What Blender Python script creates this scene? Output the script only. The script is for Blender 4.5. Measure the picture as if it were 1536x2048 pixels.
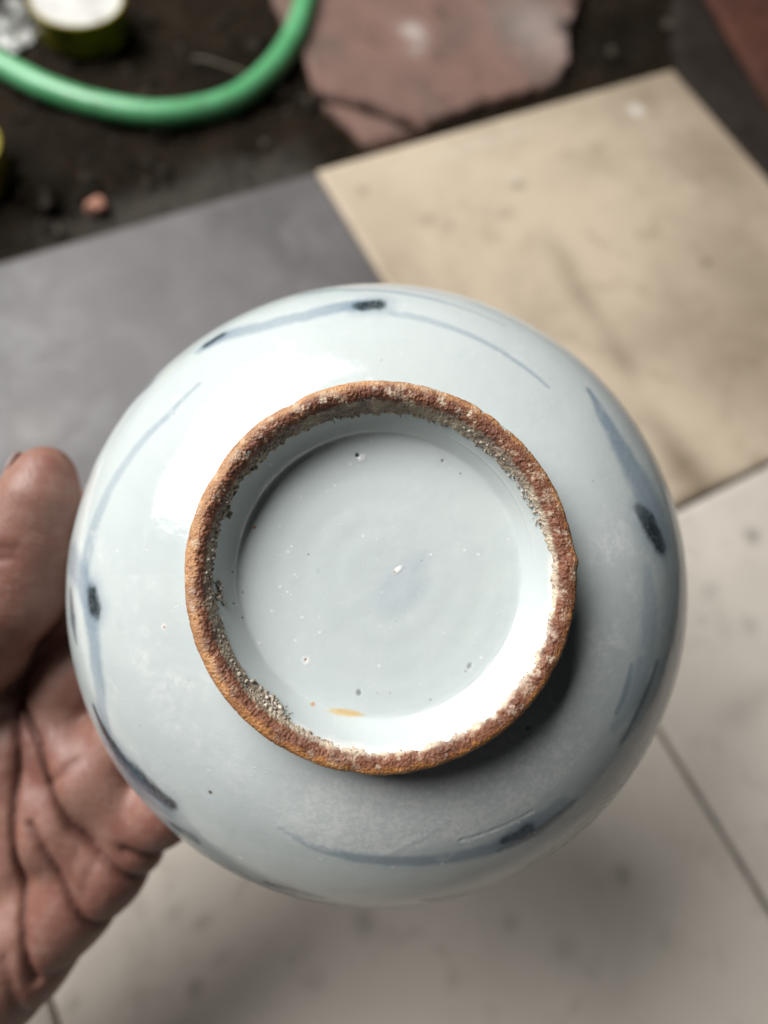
import bpy, bmesh, math, random
import numpy as np
from mathutils import Matrix, Vector

# ------------------------------------------------------------------ scene / camera / light
for o in list(bpy.data.objects):
    bpy.data.objects.remove(o, do_unlink=True)
SC = bpy.context.scene
COL = SC.collection
rng = np.random.default_rng(7)
random.seed(7)

# survey of the place: camera pose worked out from the square floor tiles (30 cm), metres
CAM_POS = np.array([-0.180, -0.04806, 0.36004])
CAM_ROT = np.array([[0.8801001663, -0.3854379690, 0.2772386506],
                    [-0.4597574580, -0.8376175666, 0.2949913422],
                    [0.1185191001, -0.3870844666, -0.9143953405]])   # columns: right, down, forward
FPX = 1478.0
def at_depth(px, py, d):
    return CAM_POS + CAM_ROT @ (np.array([(px - 768) / FPX, (py - 1024) / FPX, 1.0]) * d)
UNIT = 0.75      # floor drawn in units of 0.75 m: a tile is 0.4 units = 30 cm
def on_floor(px, py, z=0.0):
    CP = CAM_POS / UNIT
    r = CAM_ROT @ np.array([(px - 768) / FPX, (py - 1024) / FPX, 1.0])
    return CP + r * ((z - CP[2]) / r[2])

cd = bpy.data.cameras.new('camera')
cam = bpy.data.objects.new('camera', cd)
COL.objects.link(cam)
m = Matrix.Identity(4)
for i in range(3):
    m[i][0] = CAM_ROT[i, 0]; m[i][1] = -CAM_ROT[i, 1]; m[i][2] = -CAM_ROT[i, 2]; m[i][3] = CAM_POS[i]
cam.matrix_world = m
cd.sensor_fit = 'HORIZONTAL'
cd.sensor_width = 36.0
cd.lens = 36.0 * FPX / 1536.0
cd.clip_start = 0.005
cd.clip_end = 100
cd.dof.use_dof = True
cd.dof.focus_distance = 0.1355
cd.dof.aperture_fstop = 9.5
SC.camera = cam

world = bpy.data.worlds.new('World')
SC.world = world
world.use_nodes = True
bg = world.node_tree.nodes['Background']
bg.inputs[0].default_value = (0.80, 0.90, 1.0, 1)
bg.inputs[1].default_value = 0.016

def area_light(name, dir_cam, dist, sx, sy, power, color, target):
    ld = bpy.data.lights.new(name, 'AREA')
    ld.shape = 'RECTANGLE'; ld.size = sx; ld.size_y = sy
    ld.energy = power; ld.color = color
    lo = bpy.data.objects.new(name, ld)
    COL.objects.link(lo)
    d = CAM_ROT @ np.array(dir_cam, float); d /= np.linalg.norm(d)
    p = Vector(target) + Vector(d) * dist
    lo.location = p
    lo.rotation_euler = (Vector(target) - p).to_track_quat('-Z', 'Y').to_euler()
    return lo
TARGET = (-0.147, -0.017, 0.21)
# the open side of the porch: soft daylight from the upper left
area_light('daylight_opening', (-0.50, -0.66, -0.57), 1.7, 1.35, 1.1, 66.0, (1.0, 0.995, 0.98), TARGET)

SC.view_settings.view_transform = 'Standard'
SC.view_settings.look = 'None'
SC.view_settings.exposure = 0.0
SC.view_settings.gamma = 1.0
SC.view_settings.use_curve_mapping = False
SC.cycles.use_denoising = True
SC.cycles.max_bounces = 8

# ------------------------------------------------------------------ helpers
def tag(o, label=None, cat=None, group=None, kind=None):
    if label: o['label'] = label
    if cat: o['category'] = cat
    if group: o['group'] = group
    if kind: o['kind'] = kind
    return o

def mesh_obj(name, verts, faces, mat=None, parent=None, smooth=True, attrs=None):
    me = bpy.data.meshes.new(name)
    verts = np.ascontiguousarray(verts, dtype=np.float32)
    if isinstance(faces, np.ndarray):
        n, k = faces.shape
        me.vertices.add(len(verts)); me.vertices.foreach_set('co', verts.ravel())
        me.loops.add(n * k); me.loops.foreach_set('vertex_index', faces.astype(np.int32).ravel())
        me.polygons.add(n)
        me.polygons.foreach_set('loop_start', np.arange(0, n * k, k, dtype=np.int32))
        me.polygons.foreach_set('loop_total', np.full(n, k, dtype=np.int32))
        me.update(calc_edges=True); me.validate()
    else:
        me.from_pydata([tuple(map(float, v)) for v in verts], [], faces)
        me.update()
    me.polygons.foreach_set('use_smooth', np.full(len(me.polygons), smooth, dtype=bool))
    for an, arr in (attrs or {}).items():
        arr = np.asarray(arr, dtype=np.float32)
        if arr.ndim == 2:
            a = me.attributes.new(an, 'FLOAT_COLOR', 'POINT')
            if arr.shape[1] == 3: arr = np.c_[arr, np.ones(len(arr), np.float32)]
            a.data.foreach_set('color', arr.ravel())
        else:
            a = me.attributes.new(an, 'FLOAT', 'POINT'); a.data.foreach_set('value', arr)
    o = bpy.data.objects.new(name, me)
    COL.objects.link(o)
    if mat: me.materials.append(mat)
    if parent: o.parent = parent
    return o

def empty(name, mat4):
    o = bpy.data.objects.new(name, None)
    o.empty_display_size = 0.02
    COL.objects.link(o); o.matrix_world = mat4
    return o

_perm = np.random.default_rng(11).permutation(256).astype(np.int64)
_perm = np.r_[_perm, _perm, _perm]
_grad = np.random.default_rng(12).normal(size=(256, 3)); _grad /= np.linalg.norm(_grad, axis=1)[:, None]
def noise(P, scale=1.0, seed=0):
    """gradient noise, about -0.7..0.7"""
    P = np.asarray(P, float) * scale + seed * 17.31
    i = np.floor(P).astype(np.int64); fr = P - i
    u = fr * fr * fr * (fr * (fr * 6 - 15) + 10)
    i &= 255
    def g(a, b, c):
        h = _perm[_perm[_perm[(i[:, 0] + a) & 255] + ((i[:, 1] + b) & 255)] + ((i[:, 2] + c) & 255)]
        v = _grad[h]
        return v[:, 0] * (fr[:, 0] - a) + v[:, 1] * (fr[:, 1] - b) + v[:, 2] * (fr[:, 2] - c)
    def lp(a, b, t): return a + (b - a) * t
    x00 = lp(g(0,0,0), g(1,0,0), u[:,0]); x10 = lp(g(0,1,0), g(1,1,0), u[:,0])
    x01 = lp(g(0,0,1), g(1,0,1), u[:,0]); x11 = lp(g(0,1,1), g(1,1,1), u[:,0])
    return lp(lp(x00, x10, u[:,1]), lp(x01, x11, u[:,1]), u[:,2])
def fbm(P, scale, octv=4, seed=0, gain=0.5):
    s = 0; a = 1
    for k in range(octv):
        s = s + a * noise(P, scale * 2 ** k, seed + k); a *= gain
    return s
def sstep(a, b, x):
    t = np.clip((x - a) / (b - a), 0, 1); return t * t * (3 - 2 * t)

def spline(p, step):
    p = np.asarray(p, float)
    q = np.vstack([2 * p[0] - p[1], p, 2 * p[-1] - p[-2]])
    out = []
    for i in range(1, len(q) - 2):
        n = max(2, int(np.ceil(np.linalg.norm(q[i + 1] - q[i]) / step)))
        t = np.linspace(0, 1, n, endpoint=False)[:, None]
        out.append(.5 * (2 * q[i] + (q[i+1] - q[i-1]) * t + (2*q[i-1] - 5*q[i] + 4*q[i+1] - q[i+2]) * t**2
                         + (3*q[i] - q[i-1] - 3*q[i+1] + q[i+2]) * t**3))
    out.append(p[-1:]); return np.vstack(out)

def lathe_faces(nr, ns):
    i = np.arange(nr - 1)[:, None]; j = np.arange(ns)[None, :]; j2 = (j + 1) % ns
    return np.stack(np.broadcast_arrays(i * ns + j, (i + 1) * ns + j, (i + 1) * ns + j2, i * ns + j2), -1).reshape(-1, 4)

# ------------------------------------------------------------------ node helpers
class NT:
    def __init__(self, name):
        self.m = bpy.data.materials.new(name); self.m.use_nodes = True
        self.t = self.m.node_tree; self.b = self.t.nodes['Principled BSDF']
        self.tc = None
    def n(self, typ, **kw):
        x = self.t.nodes.new(typ)
        for k, v in kw.items(): setattr(x, k, v)
        return x
    def l(self, a, b): self.t.links.new(a, b)
    def coord(self):
        if not self.tc: self.tc = self.n('ShaderNodeTexCoord')
        return self.tc.outputs['Object']
    def set(self, sock, v):
        if hasattr(v, 'is_linked') or isinstance(v, bpy.types.NodeSocket): self.l(v, sock)
        else:
            if isinstance(v, tuple) and len(v) == 3: v = v + (1,)
            sock.default_value = v
    def noise(self, scale, detail=4, rough=0.55, dist=0.0, vec=None):
        x = self.n('ShaderNodeTexNoise'); x.inputs['Scale'].default_value = scale
        x.inputs['Detail'].default_value = detail; x.inputs['Roughness'].default_value = rough
        x.inputs['Distortion'].default_value = dist
        self.l(vec or self.coord(), x.inputs['Vector']); return x.outputs['Fac']
    def voronoi(self, scale, feature='F1', vec=None):
        x = self.n('ShaderNodeTexVoronoi', feature=feature); x.inputs['Scale'].default_value = scale
        self.l(vec or self.coord(), x.inputs['Vector']); return x.outputs['Distance']
    def ramp(self, f, stops):
        x = self.n('ShaderNodeValToRGB'); self.l(f, x.inputs[0])
        e = x.color_ramp.elements
        while len(e) < len(stops): e.new(0.5)
        for k, (p, c) in enumerate(stops):
            e[k].position = p
            e[k].color = (c, c, c, 1) if not isinstance(c, tuple) else c + (1,)
        return x.outputs['Color']
    def rng(self, f, a, b, c=0.0, d=1.0):
        x = self.n('ShaderNodeMapRange'); x.interpolation_type = 'SMOOTHSTEP'
        self.l(f, x.inputs[0])
        for k, v in zip((1, 2, 3, 4), (a, b, c, d)): x.inputs[k].default_value = v
        return x.outputs[0]
    def mix(self, f, a, b, blend='MIX'):
        x = self.n('ShaderNodeMix', data_type='RGBA', blend_type=blend)
        self.set(x.inputs[0], f); self.set(x.inputs[6], a); self.set(x.inputs[7], b)
        return x.outputs[2]
    def math(self, op, a, b=0.0):
        x = self.n('ShaderNodeMath', operation=op); self.set(x.inputs[0], a); self.set(x.inputs[1], b)
        return x.outputs[0]
    def attr(self, name, fac=True):
        x = self.n('ShaderNodeAttribute', attribute_name=name)
        return x.outputs['Fac'] if fac else x.outputs['Color']
    def bump(self, h, strength, dist, prev=None):
        x = self.n('ShaderNodeBump'); x.inputs['Strength'].default_value = strength
        x.inputs['Distance'].default_value = dist; self.l(h, x.inputs['Height'])
        if prev: self.l(prev, x.inputs['Normal'])
        return x.outputs[0]
    def out(self, color=None, rough=None, normal=None, **kw):
        if color is not None: self.set(self.b.inputs['Base Color'], color)
        if rough is not None: self.set(self.b.inputs['Roughness'], rough)
        if normal is not None: self.l(normal, self.b.inputs['Normal'])
        for k, v in kw.items(): self.set(self.b.inputs[k], v)
        return self.m

# ------------------------------------------------------------------ materials
def mat_tile(name, base, dark, stain, rough=0.45, pit=0.35):
    t = NT(name)
    oi = t.n('ShaderNodeObjectInfo')
    va = t.n('ShaderNodeVectorMath', operation='ADD'); t.l(t.coord(), va.inputs[0]); t.l(oi.outputs['Location'], va.inputs[1])
    v = va.outputs[0]
    big = t.noise(7, 5, 0.6, 0.4, v); mid = t.noise(38, 5, 0.6, 0.6, v); fine = t.noise(420, 3, 0.6, 0, v)
    c = t.mix(t.rng(big, .38, .66), base, dark)
    c = t.mix(t.math('MULTIPLY', t.rng(mid, .52, .74), .42), c, stain)
    spots = t.rng(t.voronoi(34, vec=v), .05, .16, 1, 0)
    sp = t.math('MULTIPLY', spots, t.rng(t.noise(11, 2, .5, 0, v), .50, .62))
    c = t.mix(t.math('MULTIPLY', sp, pit), c, tuple(x * .45 for x in stain))
    c = t.mix(t.attr('stain'), c, tuple(x * .55 for x in stain))
    c = t.mix(t.attr('pale'), c, (.72, .69, .64))
    c = t.mix(t.rng(fine, .35, .7, 0, .18), c, dark)
    r = t.rng(mid, .3, .7, rough - .08, rough + .15)
    return t.out(c, r, t.bump(t.math('ADD', mid, t.math('MULTIPLY', fine, .2)), .12, .001), **{'Specular IOR Level': .3})

M = {}
M['cream_tile'] = mat_tile('cream_tile', (.55, .455, .34), (.38, .305, .225), (.215, .15, .088))
M['grey_tile'] = mat_tile('grey_tile', (.150, .142, .142), (.095, .089, .089), (.21, .20, .20), .44, .15)
M['pale_tile'] = mat_tile('pale_tile', (.61, .55, .48), (.51, .455, .395), (.31, .265, .215))
M['pale_tile_alt'] = mat_tile('pale_tile_alt', (.59, .535, .47), (.49, .442, .387), (.30, .255, .215))

t = NT('mortar')
c = t.mix(t.rng(t.noise(90, 5), .35, .65), (.075, .065, .052), (.15, .135, .115))
M['mortar'] = t.out(c, .9, t.bump(t.noise(500, 3), .5, .001))

t = NT('soil')
big = t.noise(14, 5, .6); fine = t.noise(160, 5, .65); vf = t.noise(900, 2)
c = t.mix(t.rng(big, .35, .68), (.0075, .0050, .0026), (.0170, .0118, .0066))
c = t.mix(t.rng(fine, .52, .75), c, (.032, .0225, .0128))
c = t.mix(t.rng(vf, .66, .78, 0, .5), c, (.09, .075, .055))
c = t.mix(t.attr('hollow_tone'), c, (.006, .005, .004))  # darker colour in the hollows
c = t.mix(t.attr('grey'), c, (.062, .056, .048))
M['soil'] = t.out(c, t.rng(fine, .3, .7, .75, .95), t.bump(fine, .6, .004), **{'Specular IOR Level': .08})

t = NT('crumbs')
oi = t.noise(60, 2)
c = t.mix(t.rng(oi, .35, .7), (.009, .007, .0045), (.04, .031, .022))
M['crumbs'] = t.out(c, .8, t.bump(t.noise(400, 3), .5, .001), **{'Specular IOR Level': .15})

def mat_stone(name, a, b, d, rough=.9):
    t = NT(name)
    big = t.noise(16, 6, .62, .5); fine = t.noise(220, 5, .65)
    c = t.mix(t.rng(big, .36, .66), a, b)
    c = t.mix(t.math('MULTIPLY', t.rng(t.noise(46, 5, .6, .8), .50, .72), .6), c, d)
    c = t.mix(t.rng(fine, .55, .8, 0, .35), c, d)
    c = t.mix(t.attr('stain'), c, d)
    c = t.mix(t.attr('pale'), c, (.50, .45, .41))
    return t.out(c, rough, t.bump(t.math('ADD', big, t.math('MULTIPLY', fine, .35)), .35, .003), **{'Specular IOR Level': .12})
M['red_stone'] = mat_stone('red_stone', (.205, .122, .100), (.150, .102, .085), (.060, .046, .036))
M['dark_red_stone'] = mat_stone('dark_red_stone', (.092, .036, .025), (.066, .030, .022), (.032, .019, .014))
M['concrete'] = mat_stone('concrete', (.021, .0158, .013), (.032, .025, .0205), (.010, .0075, .006))
M['pebble_pink'] = mat_stone('pebble_pink', (.42, .20, .14), (.36, .19, .14), (.22, .13, .10), .5)
M['pebble_pale'] = mat_stone('pebble_pale', (.060, .050, .038), (.046, .038, .029), (.025, .020, .016), .6)

t = NT('green_hose')
big = t.noise(30, 4); c = t.mix(t.rng(big, .35, .7), (.085, .33, .135), (.12, .40, .185))
c = t.mix(t.rng(t.noise(140, 5, .65), .52, .72, 0, .6), c, (.12, .15, .09))
M['hose'] = t.out(c, t.rng(big, .3, .7, .26, .42), t.bump(t.noise(160, 3), .15, .001), **{'Specular IOR Level': .6})

t = NT('yellow_paint')
c = t.mix(t.rng(t.noise(60, 5), .45, .7), (.36, .29, .02), (.14, .11, .015))
M['yellow'] = t.out(c, .4, t.bump(t.noise(200, 3), .2, .001))
t = NT('white_filling')
c = t.mix(t.rng(t.noise(55, 5, .6, .5), .52, .68), (.55, .54, .51), (.28, .27, .25))
M['white'] = t.out(c, .6, t.bump(t.noise(120, 4), .3, .001))
t = NT('crumpled_foil')
c = t.mix(t.rng(t.noise(90, 4), .4, .65), (.45, .45, .43), (.05, .047, .04))
M['foil'] = t.out(c, .28, t.bump(t.noise(260, 4), .5, .002), Metallic=.55)
t = NT('straw')
M['straw'] = t.out(t.mix(t.noise(200), (.30, .26, .19), (.20, .17, .12)), .6)

# porcelain glaze with painted decoration
def mat_glaze(name, rough0):
    t = NT(name)
    n1 = t.noise(28, 4, .55); n2 = t.noise(900, 3, .6); n3 = t.noise(260, 4, .6); n4 = t.noise(3200, 2, .5)
    c = t.mix(t.rng(n1, .35, .68), (.535, .578, .568), (.500, .546, .540))
    c = t.mix(t.rng(n3, .50, .72, 0, .16), c, (.42, .47, .468))
    paint = t.n('ShaderNodeAttribute', attribute_name='paint')
    # brush pigment breaks up slightly in the glaze
    brk = t.rng(n2, .30, .58, .88, 1.0)
    c = t.mix(t.math('MULTIPLY', paint.outputs['Alpha'], brk), c, paint.outputs['Color'])
    fr = t.attr('frost')
    fs = t.math('MULTIPLY', fr, t.rng(t.math('ADD', t.math('MULTIPLY', n2, .6), t.math('MULTIPLY', n3, .4)), .44, .58, .28, 1.0))
    c = t.mix(t.math('MULTIPLY', fs, .75), c, (.74, .74, .73))
    wd = t.rng(t.voronoi(620), .0, .16, 1, 0)
    wsel = t.math('MULTIPLY', wd, t.rng(t.noise(130, 2), .52, .60))
    c = t.mix(t.math('MULTIPLY', wsel, .6), c, (.74, .75, .74))
    r = t.math('ADD', t.rng(n3, .3, .7, rough0, rough0 + .10), t.math('MULTIPLY', fr, .30))
    nb = t.bump(t.noise(120, 3), .10, .0012)
    nb = t.bump(n2, .045, .0005, nb)
    nb = t.bump(wsel, .25, .0002, nb)
    return t.out(c, r, nb, **{'IOR': 1.55, 'Specular IOR Level': .5, 'Coat Weight': .0})
M['glaze'] = mat_glaze('celadon_white_glaze', .085)

t = NT('burnt_clay')
col = t.attr('clay', False)
f1 = t.noise(1500, 4, .65); f2 = t.noise(4200, 3, .6); f3 = t.voronoi(2300)
c = t.mix(t.rng(f1, .32, .50, .35, 0), col, t.mix(1.0, col, (.40, .30, .26), 'MULTIPLY'))
c = t.mix(t.rng(f2, .56, .76, 0, .35), c, t.mix(1.0, col, (2.0, 1.75, 1.6), 'MULTIPLY'))
M['clay'] = t.out(c, t.rng(f1, .3, .7, .38, .75), t.bump(t.math('ADD', t.math('MULTIPLY', f1, 1.0), t.math('MULTIPLY', f3, .7)), .38, .0006), **{'Specular IOR Level': .45})

t = NT('kiln_sand')
c = t.mix(t.rng(t.noise(900, 3), .38, .66), (.32, .265, .205), (.58, .51, .43))
M['grit'] = t.out(c, .6, t.bump(t.noise(3000, 3), .6, .0003))

t = NT('skin')
b1 = t.noise(55, 4, .55); b2 = t.noise(190, 4, .6); b3 = t.noise(1400, 3, .6)
c = t.mix(t.rng(b1, .34, .66), (.280, .147, .110), (.225, .097, .073))
c = t.mix(t.rng(b2, .44, .68, 0, .6), c, (.315, .183, .140))
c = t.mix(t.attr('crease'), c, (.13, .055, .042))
wv = t.n('ShaderNodeTexWave', wave_type='BANDS', bands_direction='DIAGONAL')
wv.inputs['Scale'].default_value = 330; wv.inputs['Distortion'].default_value = 9; wv.inputs['Detail'].default_value = 2
wv.inputs['Detail Scale'].default_value = .25
t.l(t.coord(), wv.inputs['Vector'])
vor = t.voronoi(620)
nb = t.bump(b2, .12, .001)
nb = t.bump(t.math('ADD', t.math('MULTIPLY', vor, .8), b3), .16, .0005, nb)
nb = t.bump(wv.outputs['Fac'], .2, .00025, nb)
mp = t.n('ShaderNodeMapping'); mp.inputs['Rotation'].default_value = (0, 0, .75); mp.inputs['Scale'].default_value = (1, .16, 1)
t.l(t.coord(), mp.inputs['Vector'])
lines = t.rng(t.noise(420, 4, .6, .3, mp.outputs[0]), .36, .47)
nb = t.bump(lines, .16, .0004, nb)
c = t.mix(t.rng(t.noise(420, 4, .6, .3, mp.outputs[0]), .36, .45, .18, 0), c, (.18, .08, .062))
M['skin'] = t.out(c, t.rng(b2, .3, .7, .42, .56), nb, **{'Subsurface Weight': .25, 'Subsurface Scale': .003, 'Specular IOR Level': .4})
M['skin'].node_tree.nodes['Principled BSDF'].inputs['Subsurface Radius'].default_value = (1.0, .35, .2)
t = NT('nail')
M['nail'] = t.out(t.mix(t.noise(300), (.42, .26, .21), (.36, .22, .18)), .3)

BEFORE = set(bpy.data.objects)
# ------------------------------------------------------------------ the floor: soil, mortar bed, tiles
def ground():
    xs = np.r_[-6, -3, -1.6, np.arange(-.75, 1.0, .0045), 1.6, 3, 6]
    ys = np.r_[-6, -3, -1.6, -1.0, -.5, 0, .3, np.arange(.385, 1.0, .0045), 1.3, 2, 3, 6]
    X, Y = np.meshgrid(xs, ys); P = np.c_[X.ravel(), Y.ravel(), np.zeros(X.size)]
    h = fbm(P, 9, 3, 3) * .007 + fbm(P, 45, 3, 5) * .0065
    near = sstep(.402, .45, P[:, 1])
    z = -.0085 + h * (.35 + .65 * near)
    z = np.where(P[:, 1] < .40, -.03, z)
    def blob(px, py, sx, sy):
        q = on_floor(px, py); return np.exp(-((P[:, 0] - q[0]) / sx) ** 2 - ((P[:, 1] - q[1]) / sy) ** 2)
    hole = blob(100, 395, .022, .014) + .6 * blob(1230, 70, .05, .03) + .5 * blob(20, 470, .04, .01)
    z -= hole * .012
    grey = sstep(.46, .415, P[:, 1] + .02 * noise(P, 26, 9)) * sstep(-.28, -.12, P[:, 0]) * sstep(.03, -.02, P[:, 0]) * .75
    P[:, 2] = z
    nx, ny = len(xs), len(ys)
    i = np.arange(ny - 1)[:, None] * nx; j = np.arange(nx - 1)[None]
    F = np.stack([i + j, i + j + 1, i + j + 1 + nx, i + j + nx], -1).reshape(-1, 4)
    o = mesh_obj('ground', P, F, M['soil'], attrs={'hollow_tone': np.clip(hole * .8, 0, 1), 'grey': grey})
    tag(o, 'dark damp soil beyond the floor tiles', kind='structure')
ground()

bed = mesh_obj('floor', [(x, y, z) for z in (-.026, -.0045) for x, y in ((-1.2, -1.2), (.398, -1.2), (.398, .3985), (-1.2, .3985))],
               [(3, 2, 1, 0), (4, 5, 6, 7), (0, 1, 5, 4), (1, 2, 6, 5), (2, 3, 7, 6), (3, 0, 4, 7)], M['mortar'], smooth=False)
tag(bed, 'mortar bed carrying the square floor tiles', kind='structure')

def tile(x0, x1, y0, y1, z, mat, stains=(), pales=(), label=None, sub=90):
    cx, cy = (x0 + x1) / 2, (y0 + y1) / 2
    bev = .0012; T = .012
    gx = np.r_[x0, x0 + bev * .35, np.linspace(x0 + bev, x1 - bev, sub), x1 - bev * .35, x1]
    gy = np.r_[y0, y0 + bev * .35, np.linspace(y0 + bev, y1 - bev, sub), y1 - bev * .35, y1]
    X, Y = np.meshgrid(gx, gy)
    e = np.minimum.reduce([X - x0, x1 - X, Y - y0, y1 - Y])
    Z = z - np.clip(1 - e / bev, 0, 1) ** 2 * .0011
    P = np.c_[X.ravel(), Y.ravel(), Z.ravel()]
    P[:, 2] += .0005 * noise(P, 9, 21) * (e.ravel() > bev)
    n = len(gx)
    i = np.arange(n - 1)[:, None] * n; j = np.arange(n - 1)[None]
    F = np.stack([i + j, i + j + 1, i + j + 1 + n, i + j + n], -1).reshape(-1, 4)
    ring = np.r_[np.arange(n), np.arange(1, n) * n + n - 1, (n - 1) * n + np.arange(n - 2, -1, -1), np.arange(n - 2, 0, -1) * n]
    low = P[ring].copy(); low[:, 2] = z - T
    k = len(P); r2 = k + np.arange(len(ring))
    side = np.stack([np.roll(ring, -1), ring, r2, np.roll(r2, -1)], -1)
    F = np.vstack([F, side]); P = np.vstack([P, low])
    st = np.zeros(len(P)); pl = np.zeros(len(P))
    for arr, lst in ((st, stains), (pl, pales)):
        for (px, py, sx, sy, a) in lst:
            q = on_floor(px, py)
            wob = 1 + .5 * noise(P, 70, 31)
            arr += a * np.exp(-(((P[:, 0] - q[0]) / sx) ** 2 + ((P[:, 1] - q[1]) / sy) ** 2) * wob)
    P[:, :2] -= (cx, cy)
    o = mesh_obj('tile', P, F, mat, bed, attrs={'stain': np.clip(st, 0, 1), 'pale': np.clip(pl, 0, 1)})
    o.location = (cx, cy, 0)
    if label: o['label'] = label
    return o
G = .0012
tile(G, .4, .0018, .4, .0016, M['cream_tile'],
     stains=[(1035, 372, .006, .005, .7), (725, 385, .006, .005, .45), (855, 440, .008, .006, .35), (1010, 430, .010, .006, .35),
             (1130, 520, .008, .028, .22), (1150, 580, .010, .03, .28), (1240, 720, .010, .02, .45), (1410, 528, .005, .004, .6),
             (1370, 940, .02, .02, .6), (1400, 1000, .03, .012, .7), (900, 455, .006, .004, .4), (1300, 180, .06, .035, .45),
             (1500, 560, .07, .09, .5), (1440, 330, .04, .06, .4), (1180, 330, .05, .02, .2), (1480, 760, .05, .05, .35), (1180, 620, .010, .04, .18), (1330, 880, .012, .03, .35)],
     pales=[(1270, 222, .0065, .0065, 1.0), (960, 290, .06, .004, .25), (1030, 360, .004, .004, .5)], label='cream floor tile with brown stains')
tile(-.386, -G, .0018, .3995, 0.0, M['grey_tile'], stains=[(250, 760, .03, .03, .3)], pales=[(60, 860, .02, .02, .12)],
     label='dark grey floor tile')
lo = [(1505, 1072, .005, .005, .9), (1210, 1110, .006, .006, .4), (1245, 1750, .005, .005, .6), (1400, 1690, .006, .005, .4)]
tile(.0022, .4, -.4, -.0018, 0.0, M['pale_tile_alt'], stains=lo + [(1480, 1420, .02, .01, .3), (1420, 1180, .008, .006, .4), (1500, 1250, .006, .006, .4)])
tile(-.386, -.0022, -.4, -.0018, .0004, M['pale_tile'],
     stains=[(390, 1978, .004, .004, .7), (405, 1845, .005, .003, .5), (145, 2006, .003, .003, .6), (730, 1845, .006, .007, .5), (1130, 1900, .007, .005, .3),
             (440, 1915, .006, .003, .4), (350, 1825, .005, .003, .4), (905, 1960, .005, .004, .3), (1020, 1845, .004, .004, .5), (1245, 1750, .005, .005, .6)])
tile(-.79, -.3885, -.4, -.0018, .0002, M['pale_tile_alt'], sub=40)
tile(-.79, -.3885, .0018, .3995, 0.0, M['pale_tile'], sub=40)
tile(-.386, -.0022, -.802, -.4025, 0.0, M['pale_tile_alt'], sub=40)
tile(.0022, .4, -.802, -.4025, .0003, M['pale_tile'], sub=40)
tile(-.79, -.3885, -.802, -.4025, 0.0, M['pale_tile'], sub=40)

# ------------------------------------------------------------------ broken stone slabs and concrete strip
def slab(name, outline, ztop, thick, mat, label, cat, pales=(), rough=.0012, seed=0, group=None):
    pts = np.array([on_floor(px, py, ztop)[:2] for px, py in outline])
    # finer, slightly ragged outline
    out = []
    for a, b in zip(pts, np.roll(pts, -1, 0)):
        n = max(2, int(np.linalg.norm(b - a) / .006))
        for k in range(n): out.append(a + (b - a) * k / n)
    out = np.array(out); w = np.c_[out, np.zeros(len(out))]
    out += np.c_[noise(w, 70, seed + 1), noise(w, 70, seed + 2)] * .005
    bm = bmesh.new()
    top = [bm.verts.new((x, y, ztop)) for x, y in out]
    f = bm.faces.new(top)
    if f.normal.z < 0: f.normal_flip()
    r = bmesh.ops.extrude_face_region(bm, geom=[f])
    for v in [g for g in r['geom'] if isinstance(g, bmesh.types.BMVert)]: v.co.z -= thick
    bmesh.ops.recalc_face_normals(bm, faces=bm.faces)
    bmesh.ops.triangulate(bm, faces=[x for x in bm.faces if len(x.verts) > 4])
    eds = [e for e in bm.edges if len(e.link_faces) == 2 and abs(e.verts[0].co.z - ztop) < 1e-6 and abs(e.verts[1].co.z - ztop) < 1e-6 and e.calc_face_angle(0) > .8]
    bmesh.ops.bevel(bm, geom=eds, offset=.0018, segments=2, affect='EDGES')
    for _ in range(4):
        long = [e for e in bm.edges if e.calc_length() > .012]
        if not long: break
        bmesh.ops.subdivide_edges(bm, edges=long, cuts=1)
        bmesh.ops.triangulate(bm, faces=[x for x in bm.faces if len(x.verts) > 3])
    bm.normal_update()
    P = np.array([v.co for v in bm.verts])
    dz = fbm(P, 40, 3, seed + 5) * rough * 2
    for v, d in zip(bm.verts, dz): v.co.z += d
    ce = P.mean(0); base = np.array([ce[0], ce[1], ztop - thick])
    for v in bm.verts: v.co -= Vector(base)
    me = bpy.data.meshes.new(name); bm.to_mesh(me); bm.free()
    me.polygons.foreach_set('use_smooth', np.ones(len(me.polygons), bool))
    P = np.array([v.co[:] for v in me.vertices]) + base
    pl = np.zeros(len(P)); st = np.zeros(len(P))
    for (px, py, sx, sy, a) in pales:
        q = on_floor(px, py, ztop); pl += a * np.exp(-((P[:, 0] - q[0]) / sx) ** 2 - ((P[:, 1] - q[1]) / sy) ** 2)
    a = me.attributes.new('pale', 'FLOAT', 'POINT'); a.data.foreach_set('value', np.clip(pl, 0, 1).astype(np.float32))
    me.materials.append(mat)
    o = bpy.data.objects.new(name, me); COL.objects.link(o); o.location = base
    return tag(o, label, cat, group)

slab('paving_slab', [(540, -30), (572, 40), (600, 90), (632, 165), (657, 186), (740, 204), (822, 234), (852, 250), (884, 232), (960, 206), (1060, 182),
                     (1122, 160), (1142, 118), (1138, 60), (1165, -10), (1200, -160), (900, -260), (620, -200)],
     .001, .022, M['red_stone'], 'broken reddish paving slab beside the green hose', 'paving slab',
     pales=[(825, 62, .010, .014, .9), (830, 100, .012, .006, .35), (1080, 60, .04, .05, .35)], seed=1)
slab('slab_fragment', [(652, 204), (736, 225), (808, 253), (838, 264), (800, 276), (742, 286), (700, 248)], -.0005, .018, M['red_stone'],
     'small broken corner piece between reddish slab and cream tile', 'stone fragment', seed=4, rough=.0008)
slab('concrete_strip', [(1352, -20), (1350, 60), (1362, 150), (1450, 245), (1536, 345), (1700, 540), (1960, 800), (2060, 760), (1760, 470), (1536, 215), (1402, -20)],
     .002, .02, M['concrete'], 'dark narrow concrete strip between cream tile and dark red slab', 'concrete strip', seed=8)
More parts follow.
